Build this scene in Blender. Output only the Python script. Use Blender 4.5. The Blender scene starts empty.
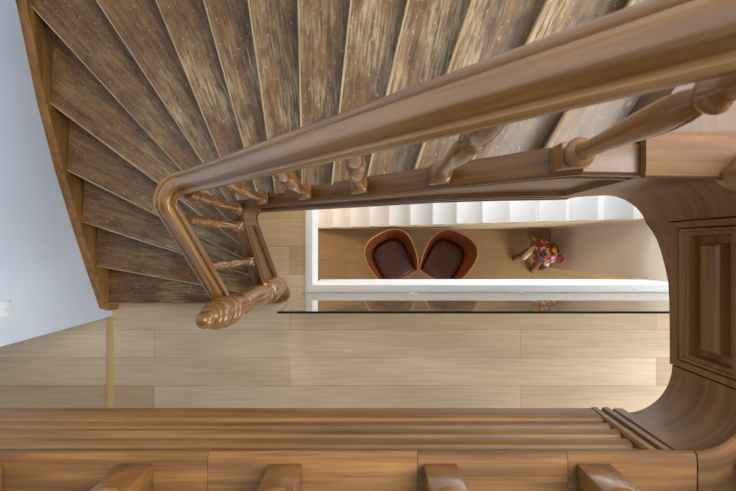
import bpy, bmesh, math, random
from mathutils import Vector, Matrix
random.seed(4)
PI = math.pi
SC = bpy.context.scene
COL = SC.collection
H = 3.876            # camera height above the ground floor
R = 0.17             # riser height
ZL = 17 * R - 0.002  # landing level
LOW = -3.054         # lower floor

# ------------------------------------------------------------------ materials
def srgb(r, g, b):
    def f(c):
        c /= 255.0
        return c / 12.92 if c <= 0.04045 else ((c + 0.055) / 1.055) ** 2.4
    return (f(r), f(g), f(b), 1.0)

class NT:
    def __init__(s, name):
        s.m = bpy.data.materials.new(name); s.m.use_nodes = True
        s.t = s.m.node_tree; s.p = s.t.nodes['Principled BSDF']
    def n(s, typ, **kw):
        nd = s.t.nodes.new(typ)
        for k, v in kw.items():
            if k.startswith('i_'):
                nd.inputs[k[2:].replace('_', ' ')].default_value = v
            else: setattr(nd, k, v)
        return nd
    def l(s, a, b): s.t.links.new(a, b)
    def ramp(s, src, stops):
        r = s.n('ShaderNodeValToRGB'); e = r.color_ramp.elements
        while len(e) < len(stops): e.new(0.5)
        for i, (p, c) in enumerate(stops):
            e[i].position = p; e[i].color = c if len(c) == 4 else (*c, 1)
        s.l(src, r.inputs[0]); return r.outputs[0]
    def mix(s, fac, a, b, mode='MIX'):
        m = s.n('ShaderNodeMix', data_type='RGBA', blend_type=mode)
        for sock, v in ((m.inputs[0], fac), (m.inputs[6], a), (m.inputs[7], b)):
            if hasattr(v, 'links'): s.l(v, sock)
            else: sock.default_value = v
        return m.outputs[2]
    def math(s, op, a, b=0.0, clamp=False):
        m = s.n('ShaderNodeMath', operation=op, use_clamp=clamp)
        for sock, v in ((m.inputs[0], a), (m.inputs[1], b)):
            if hasattr(v, 'links'): s.l(v, sock)
            else: sock.default_value = v
        return m.outputs[0]

def plain(name, col, rough=0.5, **kw):
    t = NT(name); t.p.inputs['Base Color'].default_value = col; t.p.inputs['Roughness'].default_value = rough
    for k, v in kw.items(): t.p.inputs[k.replace('_', ' ')].default_value = v
    return t.m

def wood(name, dark, mid, light, rough=0.35, coat=0.3, wear=0.0, wearcol=None, grain=1.0, scale=1.0, bump=0.05):
    """stained timber: grain runs along the first component of the 'grain' attribute"""
    t = NT(name)
    at = t.n('ShaderNodeAttribute', attribute_name='grain')
    oi = t.n('ShaderNodeObjectInfo')
    off = t.n('ShaderNodeVectorMath', operation='ADD')
    sc = t.n('ShaderNodeVectorMath', operation='SCALE'); sc.inputs[3].default_value = 37.0
    cx = t.n('ShaderNodeCombineXYZ'); t.l(oi.outputs['Random'], cx.inputs[0]); t.l(oi.outputs['Random'], cx.inputs[1])
    t.l(cx.outputs[0], sc.inputs[0]); t.l(at.outputs['Vector'], off.inputs[0]); t.l(sc.outputs[0], off.inputs[1])
    def noise(vec, s, det=4, rgh=0.6):
        mp = t.n('ShaderNodeMapping'); mp.inputs['Scale'].default_value = vec; t.l(off.outputs[0], mp.inputs[0])
        nn = t.n('ShaderNodeTexNoise'); nn.inputs['Scale'].default_value = s; nn.inputs['Detail'].default_value = det
        nn.inputs['Roughness'].default_value = rgh; t.l(mp.outputs[0], nn.inputs['Vector']); return nn.outputs['Fac']
    g1 = noise((1.2, 22, 22), 2.2 * scale)
    g2 = noise((2.5, 120, 120), 2.0 * scale, 3)
    big = noise((1.4, 5, 5), 1.3 * scale, 3)
    g = t.math('ADD', t.math('MULTIPLY', g1, 0.55), t.math('ADD', t.math('MULTIPLY', g2, 0.25 * grain), t.math('MULTIPLY', big, 0.35)))
    c = t.ramp(g, [(0.36, dark), (0.56, mid), (0.76, light)])
    tone = t.ramp(oi.outputs['Random'], [(0.0, (0.88, 0.86, 0.84)), (1.0, (1.1, 1.1, 1.1))])
    c = t.mix(0.7, c, tone, 'MULTIPLY')
    rr = t.ramp(g1, [(0.3, (rough - 0.02,) * 3), (0.7, (rough + 0.05,) * 3)])
    if wear:
        w1 = noise((3.0, 34, 34), 2.6, 6, 0.75)
        w2 = noise((1.8, 4.5, 4.5), 1.7, 3, 0.6)
        sx = t.n('ShaderNodeSeparateXYZ'); t.l(at.outputs['Vector'], sx.inputs[0])
        # the walking line lies about half a metre from the inner string
        walk = t.ramp(sx.outputs[0], [(0.06, (0.35,) * 3), (0.36, (1,) * 3), (0.66, (0.85,) * 3), (0.98, (0.2,) * 3)])
        wm = t.math('MULTIPLY', t.ramp(w1, [(0.43, (0,) * 3), (0.58, (1,) * 3)]), t.ramp(w2, [(0.40, (0,) * 3), (0.60, (1,) * 3)]))
        wm = t.math('MULTIPLY', t.math('MULTIPLY', wm, walk), wear, True)
        dk = noise((4, 8, 8), 1.9, 5, 0.75)
        dm = t.math('MULTIPLY', t.ramp(dk, [(0.50, (0,) * 3), (0.68, (1,) * 3)]), 0.7)
        c = t.mix(dm, c, dark)
        c = t.mix(wm, c, wearcol)
        # scuffs, short scratches and pale specks
        sp = noise((16, 26, 26), 2.8, 2, 0.6)
        sm = t.math('MULTIPLY', t.ramp(sp, [(0.655, (0,) * 3), (0.69, (1,) * 3)]), 0.7)
        c = t.mix(sm, c, wearcol)
        sk = noise((60, 9, 9), 2.0, 2, 0.5)
        km = t.math('MULTIPLY', t.ramp(sk, [(0.68, (0,) * 3), (0.73, (1,) * 3)]), 0.28)
        c = t.mix(km, c, wearcol)
        rr = t.mix(wm, rr, (0.62, 0.62, 0.62, 1))
    t.l(c, t.p.inputs['Base Color']); t.l(rr, t.p.inputs['Roughness'])
    t.p.inputs['Coat Weight'].default_value = coat; t.p.inputs['Coat Roughness'].default_value = 0.18
    b = t.n('ShaderNodeBump'); b.inputs['Strength'].default_value = bump; b.inputs['Distance'].default_value = 0.002
    t.l(g2, b.inputs['Height']); t.l(b.outputs[0], t.p.inputs['Normal'])
    return t.m

def planks(name, c1, c2, width, length, shift=(0, 0), seam=0.0012, rough=0.4, seamcol=None):
    t = NT(name)
    tc = t.n('ShaderNodeTexCoord')
    mp = t.n('ShaderNodeMapping'); mp.inputs['Location'].default_value = (shift[0], shift[1], 0); t.l(tc.outputs['Object'], mp.inputs[0])
    br = t.n('ShaderNodeTexBrick'); br.offset = 0.37; br.offset_frequency = 2
    br.inputs['Color1'].default_value = c1; br.inputs['Color2'].default_value = c2
    br.inputs['Mortar'].default_value = seamcol or tuple(0.55 * v for v in c1[:3]) + (1,)
    br.inputs['Scale'].default_value = 1.0; br.inputs['Mortar Size'].default_value = seam; br.inputs['Mortar Smooth'].default_value = 0.2
    br.inputs['Brick Width'].default_value = length; br.inputs['Row Height'].default_value = width
    t.l(mp.outputs[0], br.inputs['Vector'])
    m2 = t.n('ShaderNodeMapping'); m2.inputs['Scale'].default_value = (1.3, 24, 24); t.l(tc.outputs['Object'], m2.inputs[0])
    n1 = t.n('ShaderNodeTexNoise'); n1.inputs['Scale'].default_value = 2.0; n1.inputs['Detail'].default_value = 5; t.l(m2.outputs[0], n1.inputs['Vector'])
    m3 = t.n('ShaderNodeMapping'); m3.inputs['Scale'].default_value = (0.8, 3, 3); t.l(tc.outputs['Object'], m3.inputs[0])
    n2 = t.n('ShaderNodeTexNoise'); n2.inputs['Scale'].default_value = 1.4; n2.inputs['Detail'].default_value = 2; t.l(m3.outputs[0], n2.inputs['Vector'])
    gr = t.ramp(n1.outputs['Fac'], [(0.3, (0.88, 0.865, 0.85)), (0.7, (1.07, 1.07, 1.07))])
    gb = t.ramp(n2.outputs['Fac'], [(0.3, (0.9, 0.88, 0.86)), (0.7, (1.07, 1.07, 1.07))])
    c = t.mix(1.0, br.outputs['Color'], gr, 'MULTIPLY'); c = t.mix(1.0, c, gb, 'MULTIPLY')
    # knots
    vo = t.n('ShaderNodeTexVoronoi'); vo.inputs['Scale'].default_value = 2.3
    m4 = t.n('ShaderNodeMapping'); m4.inputs['Scale'].default_value = (0.6, 1.2, 1); t.l(tc.outputs['Object'], m4.inputs[0]); t.l(m4.outputs[0], vo.inputs['Vector'])
    kn = t.ramp(vo.outputs['Distance'], [(0.015, (0.55,) * 3), (0.04, (1,) * 3)])
    c = t.mix(1.0, c, kn, 'MULTIPLY')
    t.l(c, t.p.inputs['Base Color']); t.p.inputs['Roughness'].default_value = rough
    return t.m

def plaster(name, col, amp=0.02):
    t = NT(name)
    tc = t.n('ShaderNodeTexCoord'); n = t.n('ShaderNodeTexNoise'); n.inputs['Scale'].default_value = 3.0; n.inputs['Detail'].default_value = 4
    t.l(tc.outputs['Object'], n.inputs['Vector'])
    a = tuple(v * (1 - amp) for v in col[:3]) + (1,); b = tuple(min(1, v * (1 + amp)) for v in col[:3]) + (1,)
    t.l(t.ramp(n.outputs['Fac'], [(0.35, a), (0.65, b)]), t.p.inputs['Base Color']); t.p.inputs['Roughness'].default_value = 0.7
    return t.m

M = {}
M['tread'] = wood('worn_stained_treads', srgb(48, 30, 14), srgb(100, 68, 35), srgb(144, 103, 57), 0.40, 0.15, 0.95, srgb(192, 166, 122), 1.3)
M['landing'] = wood('landing_boards', srgb(60, 39, 20), srgb(98, 66, 34), srgb(122, 86, 48), 0.45, 0.05)
M['nose'] = wood('rubbed_nosing', srgb(120, 88, 52), srgb(172, 142, 100), srgb(210, 190, 156), 0.45, 0.1)
M['riser'] = wood('dark_riser', srgb(58, 36, 19), srgb(92, 60, 32), srgb(118, 80, 44), 0.4, 0.15)
M['string'] = wood('varnished_string', srgb(70, 42, 16), srgb(110, 71, 30), srgb(142, 98, 46), 0.4, 0.15, scale=0.7)
M['rail'] = wood('polished_rail', srgb(98, 60, 22), srgb(144, 98, 46), srgb(174, 128, 72), 0.3, 0.9, scale=0.9, bump=0.0)
M['turned'] = wood('turned_oak', srgb(116, 72, 30), srgb(134, 88, 41), srgb(146, 100, 50), 0.22, 0.6, scale=0.3, bump=0.0)
M['lining'] = wood('aged_lining', srgb(84, 53, 21), srgb(128, 86, 39), srgb(162, 117, 60), 0.45, 0.12, scale=0.8)
M['curb'] = wood('curb_boards', srgb(62, 37, 14), srgb(112, 73, 31), srgb(156, 110, 56), 0.62, 0.0, scale=1.0)
M['oak'] = planks('pale_oak_planks', srgb(188, 159, 124), srgb(222, 199, 168), 0.22, 2.9, (0.62, 0.008))
M['lowfloor'] = planks('tan_lower_floor', srgb(170, 138, 98), srgb(158, 126, 88), 0.9, 1.4, (0.3, 0.2), 0.002)
M['white'] = plaster('white_paint', srgb(240, 240, 240), 0.01)
M['wall'] = plaster('cool_white_plaster', srgb(214, 226, 241), 0.02)
M['lowwall'] = plaster('warm_white_plaster', srgb(226, 210, 190), 0.015)
M['sidepanel'] = plain('panel_shade_tan', srgb(206, 184, 152), 0.55)  # white panel in shadow: its tan shading is put into the base colour
M['whitestep'] = plain('white_step_paint', srgb(240, 241, 244), 0.45)
M['strip'] = plain('pale_oak_strip', srgb(206, 172, 112), 0.4)
M['switch'] = plain('switch_plastic', srgb(226, 230, 232), 0.35)
M['steel'] = plain('brushed_steel', srgb(200, 200, 200), 0.3, Metallic=1.0)
M['leather'] = plain('cognac_leather', srgb(126, 66, 34), 0.42)
M['cushion'] = plain('brown_leather', srgb(84, 48, 38), 0.5)
M['piping'] = plain('tan_edge', srgb(186, 122, 70), 0.45)
M['black'] = plain('black_metal', srgb(30, 28, 27), 0.4)
gm = NT('clear_glass'); gm.p.inputs['Base Color'].default_value = (0.93, 0.97, 0.95, 1); gm.p.inputs['Roughness'].default_value = 0.0
gm.p.inputs['Transmission Weight'].default_value = 1.0; gm.p.inputs['IOR'].default_value = 1.5; M['glass'] = gm.m
M['glassedge'] = plain('green_glass_edge', srgb(28, 42, 36), 0.12)
def patchwork(name, cols, scale):
    t = NT(name); tc = t.n('ShaderNodeTexCoord'); v = t.n('ShaderNodeTexVoronoi'); v.inputs['Scale'].default_value = scale
    t.l(tc.outputs['Object'], v.inputs['Vector'])
    sx = t.n('ShaderNodeSeparateColor'); t.l(v.outputs['Color'], sx.inputs[0])
    r = t.n('ShaderNodeValToRGB'); r.color_ramp.interpolation = 'CONSTANT'; e = r.color_ramp.elements
    while len(e) < len(cols): e.new(0.5)
    for i, c in enumerate(cols): e[i].position = i / len(cols); e[i].color = c
    t.l(sx.outputs[0], r.inputs[0]); t.l(r.outputs[0], t.p.inputs['Base Color']); t.p.inputs['Roughness'].default_value = 0.35
    return t.m
M['patch'] = patchwork('patchwork_paint', [srgb(160, 20, 26), srgb(20, 86, 104), srgb(190, 170, 60), srgb(176, 34, 32), srgb(230, 200, 180), srgb(24, 60, 80), srgb(60, 40, 30), srgb(140, 20, 30), srgb(20, 96, 110), srgb(200, 100, 60)], 24.0)
M['redrim'] = plain('red_paint', srgb(176, 40, 30), 0.35)
M['cream'] = plain('cream_paint', srgb(216, 196, 150), 0.4)
M['brownpaint'] = plain('brown_paint', srgb(120, 72, 34), 0.4)
M['leafgreen'] = plain('green_paint', srgb(120, 160, 60), 0.4)

# ------------------------------------------------------------------ builders
def props(o, label=None, cat=None, group=None, kind=None):
    if label: o['label'] = label
    if cat: o['category'] = cat
    if group: o['group'] = group
    if kind: o['kind'] = kind
    return o

def empty(name, loc, label, cat, group=None, rz=0.0):
    o = bpy.data.objects.new(name, None); COL.objects.link(o); o.location = loc; o.rotation_euler = (0, 0, rz)
    o.empty_display_size = 0.1
    return props(o, label, cat, group)

def finish(name, bm, mats, parent=None, loc=(0, 0, 0), rz=0.0, world=True, angle=32, grain=None, smooth=True):
    """link one bmesh as ONE mesh object; loc is world (parent roots are unrotated) unless world=False"""
    if not isinstance(mats, (list, tuple)): mats = [mats]
    me = bpy.data.meshes.new(name)
    bmesh.ops.recalc_face_normals(bm, faces=bm.faces)
    bm.to_mesh(me)
    has = bm.verts.layers.float_vector.get('grain')
    bm.free()
    for m in mats: me.materials.append(m)
    if not has:
        a = me.attributes.new('grain', 'FLOAT_VECTOR', 'POINT'); order = {'x': (0, 1, 2), 'y': (1, 0, 2), 'z': (2, 0, 1)}[grain or 'x']
        flat = []
        for v in me.vertices: flat += [v.co[order[0]], v.co[order[1]], v.co[order[2]]]
        a.data.foreach_set('vector', flat)
    if smooth:
        me.polygons.foreach_set('use_smooth', [True] * len(me.polygons)); me.set_sharp_from_angle(angle=math.radians(angle))
    o = bpy.data.objects.new(name, me); COL.objects.link(o)
    o.rotation_euler = (0, 0, rz)
    if parent:
        o.parent = parent
        o.location = Vector(loc) - (parent.location if world else Vector((0, 0, 0)))
    else: o.location = loc
    return o

def box(bm, x0, x1, y0, y1, z0, z1, bevel=0.0, mat=0):
    vs = [bm.verts.new((x, y, z)) for z in (z0, z1) for y in (y0, y1) for x in (x0, x1)]
    fs = [bm.faces.new([vs[i] for i in q]) for q in ((0, 2, 3, 1), (4, 5, 7, 6), (0, 1, 5, 4), (2, 6, 7, 3), (0, 4, 6, 2), (1, 3, 7, 5))]
    for f in fs: f.material_index = mat
    if bevel:
        es = list({e for f in fs for e in f.edges})
        bmesh.ops.bevel(bm, geom=es, offset=bevel, segments=2, affect='EDGES', profile=0.5)

def prism(bm, poly, z0, z1, mat=0):
    n = len(poly)
    a = [bm.verts.new((p[0], p[1], z0)) for p in poly]; b = [bm.verts.new((p[0], p[1], z1)) for p in poly]
    fs = [bm.faces.new(a[::-1]), bm.faces.new(b)]
    for i in range(n): fs.append(bm.faces.new((a[i], a[(i + 1) % n], b[(i + 1) % n], b[i])))
    for f in fs: f.material_index = mat
    return fs

def lathe(bm, prof, c=(0, 0, 0), seg=24, axis=None, lay=None):
    rings = []
    L = lay or bm.verts.layers.float_vector.get('grain') or bm.verts.layers.float_vector.new('grain')
    for (r, z) in prof:
        ring = []
        for i in range(seg):
            a = 2 * PI * i / seg
            v = bm.verts.new((c[0] + r * math.cos(a), c[1] + r * math.sin(a), c[2] + z)); v[L] = (z, r * math.cos(a), r * math.sin(a)); ring.append(v)
        rings.append(ring)
    for a, b in zip(rings, rings[1:]):
        for i in range(seg): bm.faces.new((a[i], a[(i + 1) % seg], b[(i + 1) % seg], b[i]))
    bm.faces.new(rings[0][::-1]); bm.faces.new(rings[-1])

def loft(bm, sections, closed=True, caps=True, grains=None):
    L = bm.verts.layers.float_vector.get('grain') or bm.verts.layers.float_vector.new('grain')
    rows = []
    for i, s in enumerate(sections):
        row = []
        for j, p in enumerate(s):
            v = bm.verts.new(p); v[L] = grains[i][j] if grains else p; row.append(v)
        rows.append(row)
    n = len(rows[0])
    for a, b in zip(rows, rows[1:]):
        for j in range(n if closed else n - 1): bm.faces.new((a[j], a[(j + 1) % n], b[(j + 1) % n], b[j]))
    if caps: bm.faces.new(rows[0][::-1]); bm.faces.new(rows[-1])

def lerp_table(tab, x):
    if x <= tab[0][0]: return tab[0][1]
    for (a, va), (b, vb) in zip(tab, tab[1:]):
        if x <= b: return va + (vb - va) * (x - a) / (b - a)
    return tab[-1][1]

def rail_sweep(bm, pts, prof):
    secs, gr, s = [], [], 0.0
    for i, p in enumerate(pts):
        t = (pts[min(i + 1, len(pts) - 1)] - pts[max(i - 1, 0)]).normalized()
        side = Vector((t.y, -t.x, 0)).normalized(); up = side.cross(t).normalized()
        if i: s += (p - pts[i - 1]).length
        secs.append([p + side * a + up * b for a, b in prof]); gr.append([(s, a, b) for a, b in prof])
    loft(bm, secs, grains=gr)

# ------------------------------------------------------------------ the setting
def structure(name, bm, m, **kw): return props(finish(name, bm, m, **kw), kind='structure')

HX0, HX1, HY0, HY1 = -0.445, 3.3, -0.318, 1.12     # opening down to the lower level
bm = bmesh.new()
box(bm, -4.2, HX0, -3.6, 1.6, -0.35, 0); box(bm, HX1, 5.2, -3.6, 1.6, -0.35, 0)
box(bm, HX0, HX1, -3.6, HY0, -0.35, 0); box(bm, HX0, HX1, HY1, 1.6, -0.35, 0)
structure('floor', bm, M['oak'])
bm = bmesh.new(); w = 0.05; e = 0.006
box(bm, HX0 - w, HX0 + 0.006, HY0 - 0.05, HY1, -0.42, e, 0.002)
box(bm, HX0 + 0.006, HX1, HY0 - 0.05, HY0 + 0.006, -0.66, e, 0.002)
box(bm, HX0 + 0.006, HX1, HY1 - 0.006, HY1 + 0.05, -0.36, e, 0.002)
structure('trim_1', bm, M['white'])
bm = bmesh.new(); box(bm, -2.066, -2.01, -3.4, -0.562, 0.0005, 0.005, 0.0015); structure('trim_2', bm, M['strip'])
bm = bmesh.new(); box(bm, -2.19, -2.022, -0.558, 1.6, 0, 5.6, 0.004); structure('wall_left', bm, M['wall'])
bm = bmesh.new(); box(bm, -2.022, 4.2, 1.5, 1.65, 0.006, 5.6); structure('wall_back', bm, M['wall'])
bm = bmesh.new(); box(bm, -3.6, 5.0, -3.4, 1.6, LOW - 0.1, LOW); structure('floor_lower', bm, M['lowfloor'])
bm = bmesh.new(); box(bm, 2.588, 2.72, -0.322, 0.231, LOW, -0.351); structure('wall_right', bm, M['lowwall'])
bm = bmesh.new(); box(bm, -4.2, -4.1, -3.6, 1.6, 0, 2.619); structure('wall_passage_shade', bm, M['wall'])  # unseen wall added to keep light off the passage floor
# landing slab around the upper opening
bm = bmesh.new()
zb = 2.62
prism(bm, [(-4.1, -3.4), (3.2, -3.4), (3.2, -0.553), (-2.021, -0.553), (-2.021, -0.5585), (-4.1, -0.5585)], zb, 2.872)  # left part extended over the passage, out of view, to darken it
prism(bm, [(0.905, -0.553), (3.2, -0.553), (3.2, 0.236), (0.905, 0.236)], zb, 2.872)
prism(bm, [(0.556, 0.2285), (3.2, 0.2285), (3.2, 1.498), (1.46, 1.498)], zb, ZL)
prism(bm, [(.695 + .15 * math.cos(a), .063 + .15 * math.sin(a)) for a in [PI / 2 * (1 - i / 8) for i in range(9)]] + [(.9045, .063), (.9045, .228), (.695, .228)], zb, 2.872)
prism(bm, [(.66 + .185 * math.cos(a), -.3076 + .185 * math.sin(a)) for a in [-PI / 2 * i / 8 for i in range(9)]] + [(.66, -.5525), (.9045, -.5525), (.9045, -.3076)], zb, 2.872)
structure('floor_landing', bm, M['landing'], grain='y')

# ------------------------------------------------------------------ upper staircase
ST = empty('winder_staircase', (-0.69, -0.315, 0), 'dark worn wooden winder staircase with turned balusters rising from the pale oak floor', 'staircase')
XO, XI = -1.965, -0.745
NOS = {1: ((XI, -.436), (XO, -.442)), 2: ((XI, -.373), (XO, -.151)), 3: ((XI, -.234), (XO, .159)), 4: ((XI, -.123), (XO, .487)),
       5: ((XI, -.031), (XO, .875)), 6: ((XI, .060), (XO, 1.391)), 7: ((XI, .201), (-1.597, 1.5)), 8: ((-.673, .232), (-1.193, 1.5)),
       9: ((-.532, .232), (-.882, 1.5)), 10: ((-.416, .232), (-.595, 1.5)), 11: ((-.275, .23), (-.301, 1.5)), 12: ((-.140, .228), (-.008, 1.5)),
       13: ((-.008, .225), (.287, 1.5)), 14: ((.136, .22), (.565, 1.5)), 15: ((.270, .215), (.881, 1.5)), 16: ((.410, .21), (1.148, 1.5)),
       17: ((.555, .215), (1.46, 1.5))}
TH = 0.036
def nrm2(a, b):
    d = (Vector(b) - Vector(a)).normalized(); return d, Vector((d.y, -d.x))   # direction inner->outer, uphill normal (for this winding)
for k in range(1, 17):
    a, b = NOS[k]; c, d = NOS[k + 1]
    dirv, up = nrm2(a, b)
    if up.dot(Vector(c) + Vector(d) - Vector(a) - Vector(b)) < 0: up = -up
    d2, u2 = nrm2(c, d)
    if u2.dot(up) < 0: u2 = -u2
    bk = 0.05
    poly = [Vector(a), Vector(b)]
    if k == 6: poly.append(Vector((XO, 1.5)))
    lim = lambda p: Vector((max(min(p.x, 5), XO), min(p.y, 1.5)))
    poly += [lim(Vector(d) + u2 * bk), Vector(c) + u2 * bk * (1 if k not in (7,) else 0.3)]
    if k == 7: poly.append(Vector((XI, .232)))
    if k == 1:   # curtail end curving round the newel foot
        arc = [Vector((-.70 + .112 * math.cos(t), -.362 + .085 * math.sin(t))) for t in [PI * (0.25 - 0.75 * i / 10) for i in range(11)]]
        poly = [arc[-1]] + [Vector(b), Vector((XO, -.10)), Vector((XI, -.32))] + arc[:-1]
    # local frame: x along the nosing from the inner end outward
    ang = math.atan2(dirv.y, dirv.x); o2 = Vector(a)
    rot = Matrix.Rotation(-ang, 2)
    loc = [rot @ (p - o2) for p in poly]
    bm = bmesh.new(); prism(bm, loc, -TH, 0)
    bmesh.ops.recalc_face_normals(bm, faces=bm.faces)
    es = [e for e in bm.edges if (abs(e.verts[0].co.z - e.verts[1].co.z) < 1e-6) and (all(abs(v.co.y) < 1e-3 for v in e.verts) or k == 1)]
    bmesh.ops.bevel(bm, geom=es, offset=0.009, segments=3, affect='EDGES', profile=0.5)
    for f in bm.faces:
        cc = f.calc_center_median()
        if abs(cc.y) < 0.012 and abs(f.normal.z) < 0.97: f.material_index = 1
    finish('tread', bm, [M['tread'], M['nose']], ST, (o2.x, o2.y, k * R), ang)
def riser(k, a, b, up):
    dirv, _ = nrm2(a, b); ang = math.atan2(dirv.y, dirv.x); L = (Vector(b) - Vector(a)).length
    s = 1 if Vector((-dirv.y, dirv.x)).dot(up) > 0 else -1
    bm = bmesh.new(); y0, y1 = sorted((s * 0.024, s * 0.044)); box(bm, 0.0, L, y0, y1, -R + 0.0005, -TH - 0.0005)
    finish('riser', bm, M['riser'], ST, (a[0], a[1], k * R), ang)
for k in range(1, 18):
    a, b = NOS[k]
    if k == 17: c, d = (0.7, 0.215), (1.6, 1.5)
    else: c, d = NOS[k + 1]
    dirv, up = nrm2(a, b)
    if up.dot(Vector(c) + Vector(d) - Vector(a) - Vector(b)) < 0: up = -up
    riser(k, a, b, up)
# outer string against the wall
top = [(NOS[k][1][1], k * R + 0.035) for k in range(1, 7)]
prof = [(-.50, 0.012), (-.50, 0.10), (-.475, 0.19)] + top[0:] + [(1.5, 6 * R + 0.035 + 0.06)]
bot = [(1.5, 0.70), (.9, 0.42), (.2, 0.0), (-.2, 0.0)]
bm = bmesh.new(); pl = [(y, z) for y, z in prof] + bot
A = [bm.verts.new((-2.021, y, z)) for y, z in pl]; B = [bm.verts.new((-1.963, y, z)) for y, z in pl]
bm.faces.new(A); bm.faces.new(B[::-1])
for i in range(len(pl)): bm.faces.new((A[i], A[(i + 1) % len(pl)], B[(i + 1) % len(pl)], B[i]))
bmesh.ops.bevel(bm, geom=[e for e in bm.edges if abs(e.verts[0].co.x - e.verts[1].co.x) < 1e-6], offset=0.005, segments=2, affect='EDGES')
finish('outer_string', bm, M['lining'], ST, grain='y', angle=25)

# inner (well) string: path of plan points on the well face with the normal towards the well
def Yo(x): return 0.1725 - 0.041 * x if x < 0.6 else 0.148
def cap_d_upper(x): return 1.646 - 1.42 * x if x < 0.44 else 1.021 - 0.017 * min(1, (x - 0.44) / .1)
BOT = [(-.63, 2.89), (-.08, 2.23), (.264, 1.80), (.444, 1.65), (.632, 1.53), (.67, 1.48)]
path = []   # (point, normal, z_top, z_bot, full)
for i in range(11):
    y = -.25 + (.138 + .25) * i / 10
    path.append((Vector((-.69, y)), Vector((1, 0)), H - (2.626 + (.2 - y) * 1.27), H - (3.76 - 1.76 * (y + .25)), y < -.22 or y > .11))
for i in range(1, 8):
    a = PI - PI / 2 * i / 8; f = i / 8
    path.append((Vector((-.63 + .06 * math.cos(a), .138 + .06 * math.sin(a))), Vector((-math.cos(a), -math.sin(a))), H - (2.705 + (2.54 - 2.705) * f), H - (3.08 + (2.89 - 3.08) * f), True))
N = 44
for i in range(N + 1):
    x = -.63 + (.618 + .63) * i / N
    path.append((Vector((x, Yo(x))), Vector((-0.04, -1)).normalized(), H - cap_d_upper(x), H - lerp_table(BOT, x), x < -.60 or x > .585))
# the path normal points to the well; thickness goes the other way
def string_section(p, n, zt, zb, full):
    h = zt - zb; r = 0.0 if full else 1.0
    pts = [(-.06, zt - .002), (-.056, zt), (.000, zt), (.006, zt - .006), (.006, zt - .022), (.002, zt - .030)]
    a = .004
    inner = [(zt - .055, .002), (zt - .060, -.006), (zt - .075, -.006), (zt - .080, .003), (zt - .092, .003), (zt - .097, -.010),
             (zb + .135, -.010), (zb + .130, .003), (zb + .112, .003), (zb + .107, -.006), (zb + .092, -.006), (zb + .087, .004)]
    pts += [((q if not full else a), z) for z, q in inner]
    pts += [(.004, zb + .05), (-.003, zb + .045), (-.003, zb + .034), (.005, zb + .029), (.005, zb + .004), (.001, zb), (-.06, zb)]
    return [Vector((p.x + n.x * q, p.y + n.y * q, z)) for q, z in pts], pts
secs, gr, s = [], [], 0
prev = None
path2 = []
for i, q in enumerate(path):     # double the rows where the panel moulding returns
    if prev is not None and prev[4] != q[4]:
        m = [(prev[0] * (1 - f) + q[0] * f, q[1], prev[2] * (1 - f) + q[2] * f, prev[3] * (1 - f) + q[3] * f, fl) for f, fl in ((.40, prev[4]), (.55, q[4]))]
        path2 += m
    path2.append(q); prev = q
for i, q in enumerate(path2):
    if i: s += (q[0] - path2[i - 1][0]).length
    sec, pts = string_section(*q); secs.append(sec); gr.append([(s * 1.6, a, z - q[2]) for a, z in pts])
bm = bmesh.new(); loft(bm, secs, grains=gr)
finish('inner_string', bm, M['string'], ST, angle=28)

# newel
NX, NY = -.69, -.315
bm = bmesh.new()
lathe(bm, [(.066, .171), (.080, .178), (.083, .19), (.083, .585), (.080, .598), (.066, .602), (.062, .615), (.062, .635), (.072, .642), (.076, .655), (.072, .668), (.064, .674), (.063, .70),
           (.065, .74), (.069, .82), (.072, .90), (.071, .97), (.067, 1.05), (.061, 1.12), (.056, 1.165), (.055, 1.18), (.060, 1.187), (.063, 1.20), (.060, 1.213), (.055, 1.22), (.055, 1.25),
           (.058, 1.30), (.062, 1.335), (.063, 1.36), (.063, 1.432), (.058, 1.437), (.070, 1.444), (.076, 1.46), (.076, 1.478), (.069, 1.492), (.061, 1.498), (.061, 1.512), (.071, 1.518), (.076, 1.533), (.075, 1.556), (.067, 1.570), (.056, 1.576), (.054, 1.60)],
      (0, 0, 0), 44)
newel = finish('newel_post', bm, M['turned'], ST, (NX, NY, 0), angle=40)
bm = bmesh.new()
lathe(bm, [(.054, 1.601), (.062, 1.607), (.066, 1.625), (.066, 1.655), (.061, 1.675), (.050, 1.688), (.044, 1.692), (.044, 1.704), (.050, 1.710), (.052, 1.722), (.046, 1.735), (.034, 1.742), (.025, 1.748), (.025, 1.757), (.032, 1.768), (.037, 1.785), (.038, 1.80), (.035, 1.818), (.027, 1.832), (.016, 1.841), (.005, 1.844)], (0, 0, 0), 40)
fin = finish('finial', bm, M['turned'], newel, (0, 0, 0), world=False, angle=50)

# handrail
def rail_d_low(y): return 1.86 + (.155 - y) * 1.3
pts = []
for i in range(16):
    y = -.268 + (.155 + .268) * i / 15; pts.append(Vector((-.768 + .052 * (.155 - y) / .42, y, H - rail_d_low(y))))
zc0 = rail_d_low(.155); zc1 = .868 + 1.40 * .688
for i in range(1, 10):
    a = PI - PI / 2 * i / 10; f = i / 10
    pts.append(Vector((-.688 + .08 * math.cos(a), .155 + .078 * math.sin(a), H - (zc0 + (zc1 - zc0) * f))))
for i in range(31):
    x = -.680 + (.545 + .680) * i / 30; pts.append(Vector((x, Yo(x) + .033, H - (.868 - 1.40 * x))))
zend = pts[-1].z
RP = [(-.020, -.044), (-.028, -.038), (-.030, -.028), (-.025, -.020), (-.028, -.014), (-.040, -.007), (-.045, .001), (-.044, .009), (-.038, .014), (-.031, .013), (-.026, .008), (-.0235, .012), (-.021, .024), (-.016, .030), (-.008, .0325), (0, .033)]
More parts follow.
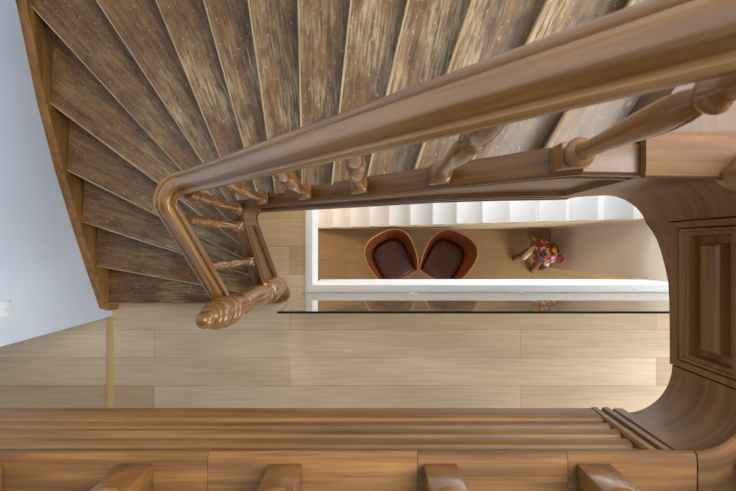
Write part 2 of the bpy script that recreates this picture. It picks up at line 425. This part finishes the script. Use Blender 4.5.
RP = RP + [(-a, b) for a, b in RP[-2::-1]]
bm = bmesh.new(); rail_sweep(bm, pts, RP)
finish('handrail', bm, M['rail'], ST, angle=38)

# balusters
def baluster_mesh(block=.05):
    bm = bmesh.new(); L = bm.verts.layers.float_vector.new('grain')
    box(bm, -.027, .027, -.027, .027, -.03, block, .003)
    # chamfered shoulder
    for v in bm.verts: v[L] = (v.co.z, v.co.x, v.co.y)
    lathe(bm, [(.024, .045), (.022, .058), (.029, .068), (.031, .077), (.027, .086), (.018, .093), (.0155, .106), (.016, .14), (.018, .20), (.021, .27), (.0235, .34), (.0245, .39),
               (.022, .43), (.017, .46), (.0155, .47), (.023, .478), (.026, .488), (.022, .498), (.0155, .508), (.019, .54), (.023, .58), (.022, .63), (.017, .69), (.015, .715), (.021, .725), (.023, .735), (.018, .745), (.019, .80)], (0, 0, 0), 22, lay=L)
    return bm
BAL = finish('baluster', baluster_mesh(), M['turned'], ST, (0, 0, 0), angle=40)
BAL2 = None
def place_baluster(x, y, zbase, ztop, root, first=False, rz=0.0, fat=1.0, lift=0.0):
    if lift: zbase += lift * (ztop - zbase) / 0.80
    o = BAL if first else BAL.copy()
    if root is not ST: o.data = BAL2.data
    if not first: COL.objects.link(o)
    o.parent = root; o.location = Vector((x, y, zbase)) - root.location; o.rotation_euler = (0, 0, rz)
    o.scale = (fat, fat, (ztop - zbase) / 0.80)
    return o
first = True
for x in (-.50, -.255, -.03, .195, .4226):
    d = cap_d_upper(x); rd = .868 - 1.40 * x
    place_baluster(x, Yo(x) + .03, H - d, H - rd - .036, ST, first); first = False
for y in (.106, -.095):
    place_baluster(-.72, y, H - (2.626 + (.2 - y) * 1.27), H - rail_d_low(y) - .04, ST)
place_baluster(-.69, .198, H - 2.64, H - 1.83 - .05, ST, rz=PI / 4)

# ------------------------------------------------------------------ lining of the upper well
LN = empty('well_lining', (0.78, -0.14, 2.61), 'carved dark wood lining of the upper stairwell opening with rounded corners and moulded panels', 'wood panelling')
ZT, ZB = H - 1.0, H - 1.266
XR, YB = 0.78, -.4276
cA, rA = Vector((.695, .063)), .085
cB, rB = Vector((.66, -.3076)), .12
def curve_piece(name, centre, rad, a0, a1, lead, tail, botf):
    pts = []
    if lead: pts += lead
    for i in range(17):
        a = a0 + (a1 - a0) * i / 16
        d = Vector((math.cos(a), math.sin(a))); pts.append((centre + d * rad, -d))
    if tail: pts += tail
    secs, gr, s = [], [], 0
    for i, (p, n) in enumerate(pts):
        if i: s += (p - pts[i - 1][0]).length
        zt, zb = ZT - .0005, botf(p, s)
        pr = [(-.055, zt), (.004, zt), (.006, zt - .004), (.006, zt - .014), (.0, zt - .022), (-.001, zt - .06), (.0, (zt + zb) / 2), (.0, zb + .012), (-.004, zb + .003), (-.010, zb), (-.055, zb)]
        secs.append([Vector((p.x + n.x * q, p.y + n.y * q, z)) for q, z in pr]); gr.append([(s * .7, q, z) for q, z in pr])
    bm = bmesh.new(); loft(bm, secs, grains=gr)
    return finish(name, bm, M['lining'], LN, angle=30)
# upper corner: the bottom edge sweeps down into the stair string
def botA(p, s):
    return H - lerp_table([(.0, 1.53), (.05, 1.48), (.09, 1.452), (.14, 1.425), (.18, 1.40), (.21, 1.385)], s)
curve_piece('curved_corner', cA, rA, PI / 2, 0.0, [(Vector((.622, .148)), Vector((0, -1))), (Vector((.66, .148)), Vector((0, -1)))], None, botA)
curve_piece('curved_corner', cB, rB, 0.0, -PI / 2, None, None, lambda p, s: ZB)

PROF = [(0, 0), (.026, 0), (.0295, -.010), (.034, -.0015), (.044, -.0005), (.049, -.007), (.062, -.008), (.066, -.030), (.098, -.032), (.102, -.012), (.109, -.006), (.118, -.005)]
def panel(name, p0, p1, nvec, prof):
    """framed, nested moulding panel between plan points p0 -> p1"""
    L = (p1 - p0).length; u = (p1 - p0).normalized(); hgt = ZT - ZB
    bm = bmesh.new(); GL = bm.verts.layers.float_vector.new('grain')
    def P(s, h, q):
        v = bm.verts.new((p0.x + u.x * s + nvec.x * q, p0.y + u.y * s + nvec.y * q, ZB + h)); v[GL] = (s, h, q); return v
    loops = [[P(0, 0, -.055), P(L, 0, -.055), P(L, hgt, -.055), P(0, hgt, -.055)]]
    for tb, tt, te, q in prof:
        e = .003 + te; loops.append([P(e, tb, q), P(L - e, tb, q), P(L - e, hgt - tt, q), P(e, hgt - tt, q)])
    for a, b in zip(loops, loops[1:]):
        for i in range(4): bm.faces.new((a[i], a[(i + 1) % 4], b[(i + 1) % 4], b[i]))
    bm.faces.new(loops[-1]); bm.faces.new(loops[0][::-1])
    return finish(name, bm, M['lining'], LN, angle=20)
panel('moulded_panel', Vector((XR, -.3066)), Vector((XR, .062)), Vector((-1, 0)), [(t, t, t * .55, q) for t, q in PROF])
FASC = [(0, -.003), (.040, -.003), (.043, -.011), (.053, -.011), (.058, -.003), (.066, .001), (.078, .002), (.088, -.001), (.091, -.008), (.103, -.008), (.108, .000), (.116, .004), (.126, .005), (.136, .002),
        (.139, -.005), (.152, -.005), (.156, .002), (.172, .003), (.176, -.001), (.192, -.001), (.197, .006), (.205, .009), (.240, .010), (.262, .009), (.266, .006)]
bm = bmesh.new(); secs, gr = [], []
for x in (-2.018, -1.0, 0.0, .572):
    pr = [(-.055, ZT)] + [(q, ZT - t) for t, q in FASC] + [(-.055, ZB)]
    secs.append([Vector((x, YB + q, z)) for q, z in pr]); gr.append([(x, q, z * 1.0) for q, z in pr])
loft(bm, secs, grains=gr); finish('moulded_fascia', bm, M['lining'], LN, angle=24)
RB = [(0, -.055), (0, .004), (.004, .010), (.016, .011), (.020, .0), (.028, .0), (.032, .010), (.045, .011), (.049, .0), (.056, .0), (.060, .007), (.0835, .007), (.0835, -.055)]
bm = bmesh.new(); prism(bm, [(.5735 + u, YB + q) for u, q in RB], ZB, ZT); finish('ribbed_stile', bm, M['lining'], LN, angle=24, grain='z')
# skirt strip that carries the curve on below the right panel
pts = [(.0625, 1.385), (.040, 1.355), (.015, 1.332), (-.02, 1.312), (-.06, 1.294), (-.10, 1.281), (-.147, 1.272), (-.2, 1.268), (-.3066, 1.2665)]
secs = []
for y, d in pts:
    zt, zb = ZB - .0003, H - d - .001
    b = min(1, (zt - zb) / .02)
    secs.append([Vector((XR + .05, y, zt)), Vector((XR, y, zt)), Vector((XR, y, zb + .012 * b)), Vector((XR + .004, y, zb + .003 * b)), Vector((XR + .01, y, zb)), Vector((XR + .05, y, zb))])
bm = bmesh.new(); loft(bm, secs); finish('lower_skirt', bm, M['lining'], LN, angle=30, grain='y')
# capping curb on which the landing balusters stand: boards butted end to end
def curb(pts, w, u0=0):
    secs, gr, s = [], [], 0
    for i, (p, n, wd) in enumerate(pts):
        if i: s += (p - pts[i - 1][0]).length
        pr = [(-wd, ZT), (.010, ZT), (.013, ZT + .005), (.013, ZT + .013), (.009, ZT + .018), (-.006, ZT + .021), (-wd, ZT + .021)]
        secs.append([Vector((p.x + n.x * q, p.y + n.y * q, z)) for q, z in pr]); gr.append([(s, q, z) for q, z in pr])
    bm = bmesh.new(); loft(bm, secs, grains=gr); return finish('curb_board', bm, M['curb'], LN, angle=30)
up, lf, dn = Vector((0, 1)), Vector((-1, 0)), Vector((0, -1))
curb([(Vector((.556, .150)), dn, .08), (Vector((.69, .148)), dn, .08)] + [(cA + rA * Vector((math.cos(a), math.sin(a))), -Vector((math.cos(a), math.sin(a))), .085) for a in [PI / 2 * (1 - i / 12) for i in range(1, 8)]], 0)
curb([(cA + rA * Vector((math.cos(a), math.sin(a))), -Vector((math.cos(a), math.sin(a))), .085 + .04 * (i / 5)) for i, a in enumerate([PI / 2 * (.4166 - .4166 * i / 5) for i in range(6)])] + [(Vector((XR, -.13)), lf, .125)], 0)
curb([(Vector((XR, -.132)), lf, .125), (Vector((XR, -.3066)), lf, .125)] + [(cB + rB * Vector((math.cos(a), math.sin(a))), -Vector((math.cos(a), math.sin(a))), .125) for a in [-PI / 4 * i / 5 for i in range(1, 6)]], 0)
curb([(cB + rB * Vector((math.cos(a), math.sin(a))), -Vector((math.cos(a), math.sin(a))), .125) for a in [-PI / 4 - PI / 4 * (i + .06) / 5.06 for i in range(6)]], 0)
edges = [.658, .40, .10, -.32, -.75, -1.2, -2.018]
for a, b in zip(edges, edges[1:]):
    curb([(Vector((a - .001, YB)), up, .125), (Vector((b, YB)), up, .125)], 0)

# landing balustrade
LB = empty('landing_balustrade', (0, -.468, H - .979), 'dark wooden balustrade standing on the landing curb, only its square baluster feet in view', 'balustrade')
zr = H - .10
BAL2 = finish('baluster', baluster_mesh(.17), M['turned'], LB, (-1.36, -.468, H - .979 + .034), angle=40); BAL2.scale = (1.25, 1.25, 1.05)
for i, x in enumerate((-1.06, -.76, -.461, -.164, .144, .45)):
    place_baluster(x, -.468, H - .979, zr - .04, LB, fat=1.25, lift=.031)
place_baluster(.775, -.44, H - .979, zr - .04, LB, rz=PI / 4, fat=1.25, lift=.031)
place_baluster(.835, -.19, H - .979, zr - .04, LB, fat=1.25, lift=.031)
place_baluster(.745, .145, H - .979, zr - .04, ST, rz=PI / 4, fat=1.1)
zr0 = zend
pts = [Vector((.547, .183, zr0)), Vector((.58, .182, zr + .003)), Vector((.68, .177, zr))]
cc = Vector((.70, .04))
for i in range(1, 8):
    a = PI / 2 * (1 - i / 8); pts.append(Vector((cc.x + .135 * math.cos(a), cc.y + .135 * math.sin(a), zr)))
pts.append(Vector((.835, -.10, zr)))
bm = bmesh.new(); rail_sweep(bm, pts, RP); finish('handrail', bm, M['rail'], ST, angle=38)
pts = [Vector((.835, -.102, zr)), Vector((.835, -.30, zr))]
cc = Vector((.665, -.298))
for i in range(1, 8):
    a = -PI / 2 * i / 8; pts.append(Vector((cc.x + .17 * math.cos(a), cc.y + .17 * math.sin(a), zr)))
pts += [Vector((.64, -.468, zr)), Vector((-2.0, -.468, zr))]
bm = bmesh.new(); rail_sweep(bm, pts, RP); finish('handrail', bm, M['rail'], LB, angle=38)

# ------------------------------------------------------------------ lower staircase (white)
WS = empty('white_staircase', (-.7, .24, LOW), 'white painted straight staircase rising to the right inside the lower stairwell', 'staircase')
G2, R2 = .244, .18
for j in range(-1, 15):
    x = -.469 + G2 * j; z = H - 6.57 + R2 * j
    bm = bmesh.new(); box(bm, x, x + G2 + .03, .245, HY1 - .01, z - .04, z, .008); finish('tread', bm, M['whitestep'], WS)
    bm = bmesh.new(); box(bm, x + .022, x + .04, .245, HY1 - .01, z - R2 + .0005, z - .0405); finish('riser', bm, M['whitestep'], WS)
bm = bmesh.new(); n0 = (-.71, LOW); poly = [(-.72, LOW), (2.587, LOW), (2.587, H - 6.57 + R2 * 12.55 - .09), (-.72, H - 6.57 - R2 - .06)]
A = [bm.verts.new((x, .235, z)) for x, z in poly]; B = [bm.verts.new((x, .2445, z)) for x, z in poly]
bm.faces.new(A); bm.faces.new(B[::-1])
for i in range(4): bm.faces.new((A[i], A[(i + 1) % 4], B[(i + 1) % 4], B[i]))
finish('side_panel', bm, M['sidepanel'], WS)

# ------------------------------------------------------------------ glass balustrade
GB = empty('glass_balustrade', (0.9, -.373, 0), 'clear frameless glass balustrade pane standing along the white edge of the lower opening', 'balustrade')
bm = bmesh.new(); box(bm, -.515, 3.2, -.385, -.373, .012, 1.098); finish('glass_pane', bm, M['glass'], GB, smooth=False)
bm = bmesh.new(); box(bm, -.515, 3.2, -.3855, -.3725, 1.0985, 1.1025); finish('glass_edge', bm, M['glassedge'], GB, smooth=False)
for x in (-.497, 1.2, 2.9):
    bm = bmesh.new(); box(bm, x - .012, x + .012, -.398, -.3855, .03, .09, .003); box(bm, x - .012, x + .012, -.3725, -.3685, .03, .09, .001)
    finish('clamp', bm, M['steel'], GB)

# ------------------------------------------------------------------ light switch
SW = empty('light_switch', (-2.02, -.352, 1.15), 'white square double light switch plate on the cool white wall at left', 'light switch')
bm = bmesh.new(); box(bm, -2.0215, -2.0125, -.397, -.307, 1.105, 1.195, .002); finish('plate', bm, M['switch'], SW)
for y in (-.372, -.332):
    bm = bmesh.new(); box(bm, -2.0123, -2.007, y - .017, y + .017, 1.117, 1.183, .0015); finish('rocker', bm, M['switch'], SW)

# ------------------------------------------------------------------ chairs on the lower floor
def make_chair(label):
    root = empty('tub_chair', (0, 0, LOW), label, 'chair', 'leather tub chairs on the lower floor')
    def smooth(tab, n):
        out = []
        for i in range(n):
            x = i / (n - 1) * (len(tab) - 1); k = min(int(x), len(tab) - 2); f = x - k
            p = [tab[max(0, min(len(tab) - 1, k + j))] for j in (-1, 0, 1, 2)]
            out.append(Vector([0.5 * (2 * p[1][c] + (p[2][c] - p[0][c]) * f + (2 * p[0][c] - 5 * p[1][c] + 4 * p[2][c] - p[3][c]) * f * f + (3 * p[1][c] - p[0][c] - 3 * p[2][c] + p[3][c]) * f ** 3) for c in range(3)]))
        return out
    half = [(0, .335, .80), (.13, .325, .80), (.245, .27, .785), (.315, .16, .74), (.33, .03, .68), (.315, -.11, .63), (.28, -.24, .575), (.235, -.335, .47)]
    base = [(0, .215, .375), (.10, .205, .375), (.18, .165, .375), (.222, .09, .375), (.232, -.02, .375), (.23, -.13, .375), (.222, -.23, .375), (.212, -.325, .375)]
    mir = lambda t: [(-x, y, z) for x, y, z in t[:0:-1]] + t
    NA = 45
    rim, bas = smooth(mir(half), NA), smooth(mir(base), NA)
    cen = Vector((0, -.06, 0))
    def pt(i, f, inset):
        b, r = bas[i], rim[i]; g = 1 - (1 - f) ** 1.8
        p = Vector((b.x + (r.x - b.x) * g, b.y + (r.y - b.y) * g, b.z + (r.z - b.z) * f))
        d = Vector((p.x - cen.x, p.y - cen.y, 0)).normalized(); return p - d * inset
    fs = [0, .1, .25, .45, .65, .85, .97, 1.0]
    bm = bmesh.new(); secs = []
    for i in range(NA):
        outer = [pt(i, f, 0) for f in fs]; inn = [pt(i, f, .022) for f in fs[::-1]]
        inn[0].z -= .003; secs.append(outer + inn)
    loft(bm, secs)
    finish('shell', bm, M['leather'], root, world=False, angle=50)
    # rim piping
    bm = bmesh.new(); pp = [pt(i, 1.0, .011) + Vector((0, 0, .003)) for i in range(NA)]
    pp = [Vector((-.10, -.345, .44))] + pp + [Vector((.10, -.345, .44)), Vector((-.10, -.345, .44))]
    ring = [(.008 * math.cos(a), .008 * math.sin(a)) for a in [2 * PI * i / 8 for i in range(8)]]
    rail_sweep(bm, pp, ring); finish('rim_piping', bm, M['piping'], root, world=False, angle=80)
    # seat pan with straight front edge
    def outline(s, n=0):
        return [(p.x * s * .985, (p.y + .06) * s * .985 - .06) for p in bas]
    bm = bmesh.new()
    secs = [[Vector((x, y, z)) for x, y in outline(s)] for s, z in ((.80, .345), (.98, .355), (1.02, .375), (1.0, .395), (.9, .398))]
    loft(bm, secs); finish('seat_pan', bm, M['leather'], root, world=False, angle=60)
    bm = bmesh.new()
    secs = [[Vector((x, y, z)) for x, y in outline(s)] for s, z in ((.88, .399), (.94, .41), (.96, .43), (.93, .448), (.85, .458), (.6, .463), (.3, .465))]
    loft(bm, secs); finish('seat_cushion', bm, M['cushion'], root, world=False, angle=60)
    for sx in (-1, 1):
        for sy in (-1, 1):
            bm = bmesh.new(); a = Vector((.14 * sx, .14 * sy, .36)); b = Vector((.22 * sx, .22 * sy, 0.0))
            ring = lambda c, r: [Vector((c.x + r * math.cos(t), c.y + r * math.sin(t), c.z)) for t in [2 * PI * i / 12 for i in range(12)]]
            loft(bm, [ring(b, .010), ring(b * .5 + a * .5, .013), ring(a, .016)]); finish('leg', bm, M['black'], root, world=False, angle=50)
    return root
ch1 = make_chair('brown leather tub chair with its seat turned to lower right, left one of the pair')
ch1.location = (.30, -.14, LOW); ch1.rotation_euler.z = math.radians(27)
ch2 = ch1.copy(); COL.objects.link(ch2)
for c in list(ch1.children):
    k = c.copy(); COL.objects.link(k); k.parent = ch2
ch2['label'] = 'brown leather tub chair turned to lower left, nearer the patterned sculpture'
ch2.location = (1.035, -.145, LOW); ch2.rotation_euler.z = math.radians(-29)

# ------------------------------------------------------------------ patterned sculpture
SCU = empty('painted_sculpture', (2.27, -.11, LOW), 'small multicoloured patchwork sculpture with red, teal and yellow patches by the lower wall', 'sculpture')
def skin_chain(name, chain, mat, parent, seg=12):
    bm = bmesh.new(); secs = []
    P = [Vector(c[:3]) for c in chain]
    for i, c in enumerate(chain):
        t = (P[min(i + 1, len(P) - 1)] - P[max(i - 1, 0)]).normalized()
        a = t.cross(Vector((0.3, 0.2, 1)) if abs(t.z) < .9 else Vector((1, 0, 0))).normalized(); b = t.cross(a)
        secs.append([P[i] + a * c[3] * math.cos(q) + b * c[3] * math.sin(q) for q in [2 * PI * k / seg for k in range(seg)]])
    loft(bm, secs)
    return finish(name, bm, mat, parent, world=False, angle=70)
# all in local metres; the figure faces lower left (-x, -y)
skin_chain('body', [(.10, .07, .22, .02), (.09, .06, .23, .12), (.07, .05, .32, .165), (.05, .03, .45, .17), (.03, .01, .56, .13), (.01, 0, .60, .08), (0, -.01, .61, .02)], M['patch'], SCU, 20)
hd = skin_chain('head', [(.05, .06, .60, .02), (.045, .055, .615, .09), (.03, .035, .68, .135), (.01, .01, .76, .125), (0, 0, .82, .07), (0, 0, .835, .01)], M['patch'], SCU, 20)
def disc(c, r, nrm, mat, name, parent, th=.03, hole=.6):
    bm = bmesh.new(); z = Vector(nrm).normalized(); x = z.cross(Vector((0, 0, 1))).normalized(); y = z.cross(x)
    prof = [(r * hole * .2, th * .5), (r * hole, th * .3), (r * .9, th * .6), (r, th * .2), (r, -th * .2), (r * .9, -th * .5), (r * .2, -th * .5)]
    secs = [[Vector(c) + x * q * math.cos(a) + y * q * math.sin(a) + z * h for a in [2 * PI * i / 18 for i in range(18)]] for q, h in prof]
    loft(bm, secs); return finish(name, bm, mat, parent, world=False, angle=50)
disc((-.10, .14, .74), .062, (-.2, .1, 1), M['redrim'], 'ear', SCU); disc((-.103, .141, .755), .040, (-.2, .1, 1), M['patch'], 'inner_ear', SCU, .012)
disc((.16, -.055, .72), .06, (.3, -.1, 1), M['redrim'], 'ear', SCU); disc((.162, -.056, .735), .038, (.3, -.1, 1), M['patch'], 'inner_ear', SCU, .012)
skin_chain('arm', [(-.04, .08, .50, .05), (-.09, .06, .47, .042), (-.15, .0, .42, .036), (-.19, -.06, .37, .034), (-.2, -.075, .36, .012)], M['cream'], SCU)
skin_chain('arm', [(.09, -.08, .50, .05), (.08, -.14, .45, .042), (.05, -.19, .38, .036), (.03, -.21, .33, .012)], M['patch'], SCU)
for pts_, in (([(0, .05, .30, .07), (-.07, .02, .20, .05), (-.14, -.03, .09, .036), (-.18, -.06, .04, .036), (-.22, -.085, .035, .034), (-.24, -.10, .035, .01)],),
              ([(.08, -.05, .28, .07), (.07, -.12, .18, .05), (.055, -.19, .08, .036), (.05, -.22, .04, .036), (.03, -.26, .035, .034), (.025, -.275, .035, .01)],)):
    skin_chain('leg', pts_, M['brownpaint'], SCU)
skin_chain('leg', [(.14, .06, .24, .06), (.15, .07, .12, .045), (.15, .07, .0, .045)], M['patch'], SCU)
skin_chain('tuft', [(-.12, .15, .70, .012), (-.16, .19, .72, .02), (-.19, .22, .73, .004)], M['leafgreen'], SCU)

# ------------------------------------------------------------------ light
wd = bpy.data.worlds.new('sky'); SC.world = wd; wd.use_nodes = True
bg = wd.node_tree.nodes['Background']; bg.inputs[0].default_value = (0.86, 0.93, 1.0, 1); bg.inputs[1].default_value = 0.5
def area(name, loc, target, size, power, col=(1, 1, 1), sy=None):
    l = bpy.data.lights.new(name, 'AREA'); l.energy = power; l.color = col; l.size = size
    if sy: l.shape = 'RECTANGLE'; l.size_y = sy
    o = bpy.data.objects.new(name, l); COL.objects.link(o); o.location = loc
    o.rotation_euler = (Vector(target) - Vector(loc)).to_track_quat('-Z', 'Y').to_euler(); return o
area('skylight', (1.5, 0.9, 6.0), (-.2, 0.2, 1.0), 1.8, 130, (.97, .98, 1.0))
area('hall_window', (3.6, -2.2, 1.7), (.2, -.5, 0.2), 2.0, 66, (1.0, .985, .96), 1.6)
area('lower_window', (4.3, -2.6, LOW + 1.6), (1.4, .3, LOW + .6), 1.8, 90, (.95, .98, 1.0), 1.6)
area('stair_fill', (1.9, 1.46, -.75), (1.7, .4, -1.2), 2.2, 38, (.92, .97, 1.0), .7)  # added fill behind the lower flight, brightens the white treads
area('lower_warm_bounce', (-1.25, .75, LOW + 1.5), (-.1, .5, LOW + .3), .4, 12, (1.0, .70, .40))  # added source standing in for warm light bounced onto the left treads
area('side_fill', (4.4, .7, 1.1), (0, .2, .1), 1.6, 40, (1.0, .98, .95), 1.4)  # added low fill reaching floor and trim beneath the stair
area('left_wall_fill', (3.0, .3, 4.7), (-1.8, .4, 1.6), 1.6, 60, (.95, .98, 1.0), 1.3)  # added fill that evens out the upper part of the left wall
area('under_stair_fill', (-.45, 1.3, 1.0), (-.5, .1, 0), .5, 11, (1.0, .90, .72))  # added fill hidden below the winders, lifts the floor beside the opening

# ------------------------------------------------------------------ camera
cam = bpy.data.cameras.new('camera'); co = bpy.data.objects.new('camera', cam); COL.objects.link(co)
co.location = (0, 0, H); co.rotation_euler = (0, 0, 0)
cam.sensor_width = 36; cam.lens = 490 / 736 * 36; cam.clip_start = 0.01; cam.clip_end = 60
cam.dof.use_dof = True; cam.dof.focus_distance = 2.9; cam.dof.aperture_fstop = 9.0
SC.camera = co
vs = SC.view_settings; vs.view_transform = 'Standard'; vs.look = 'None'; vs.gamma = 1.0; vs.use_curve_mapping = False; vs.exposure = 0.3
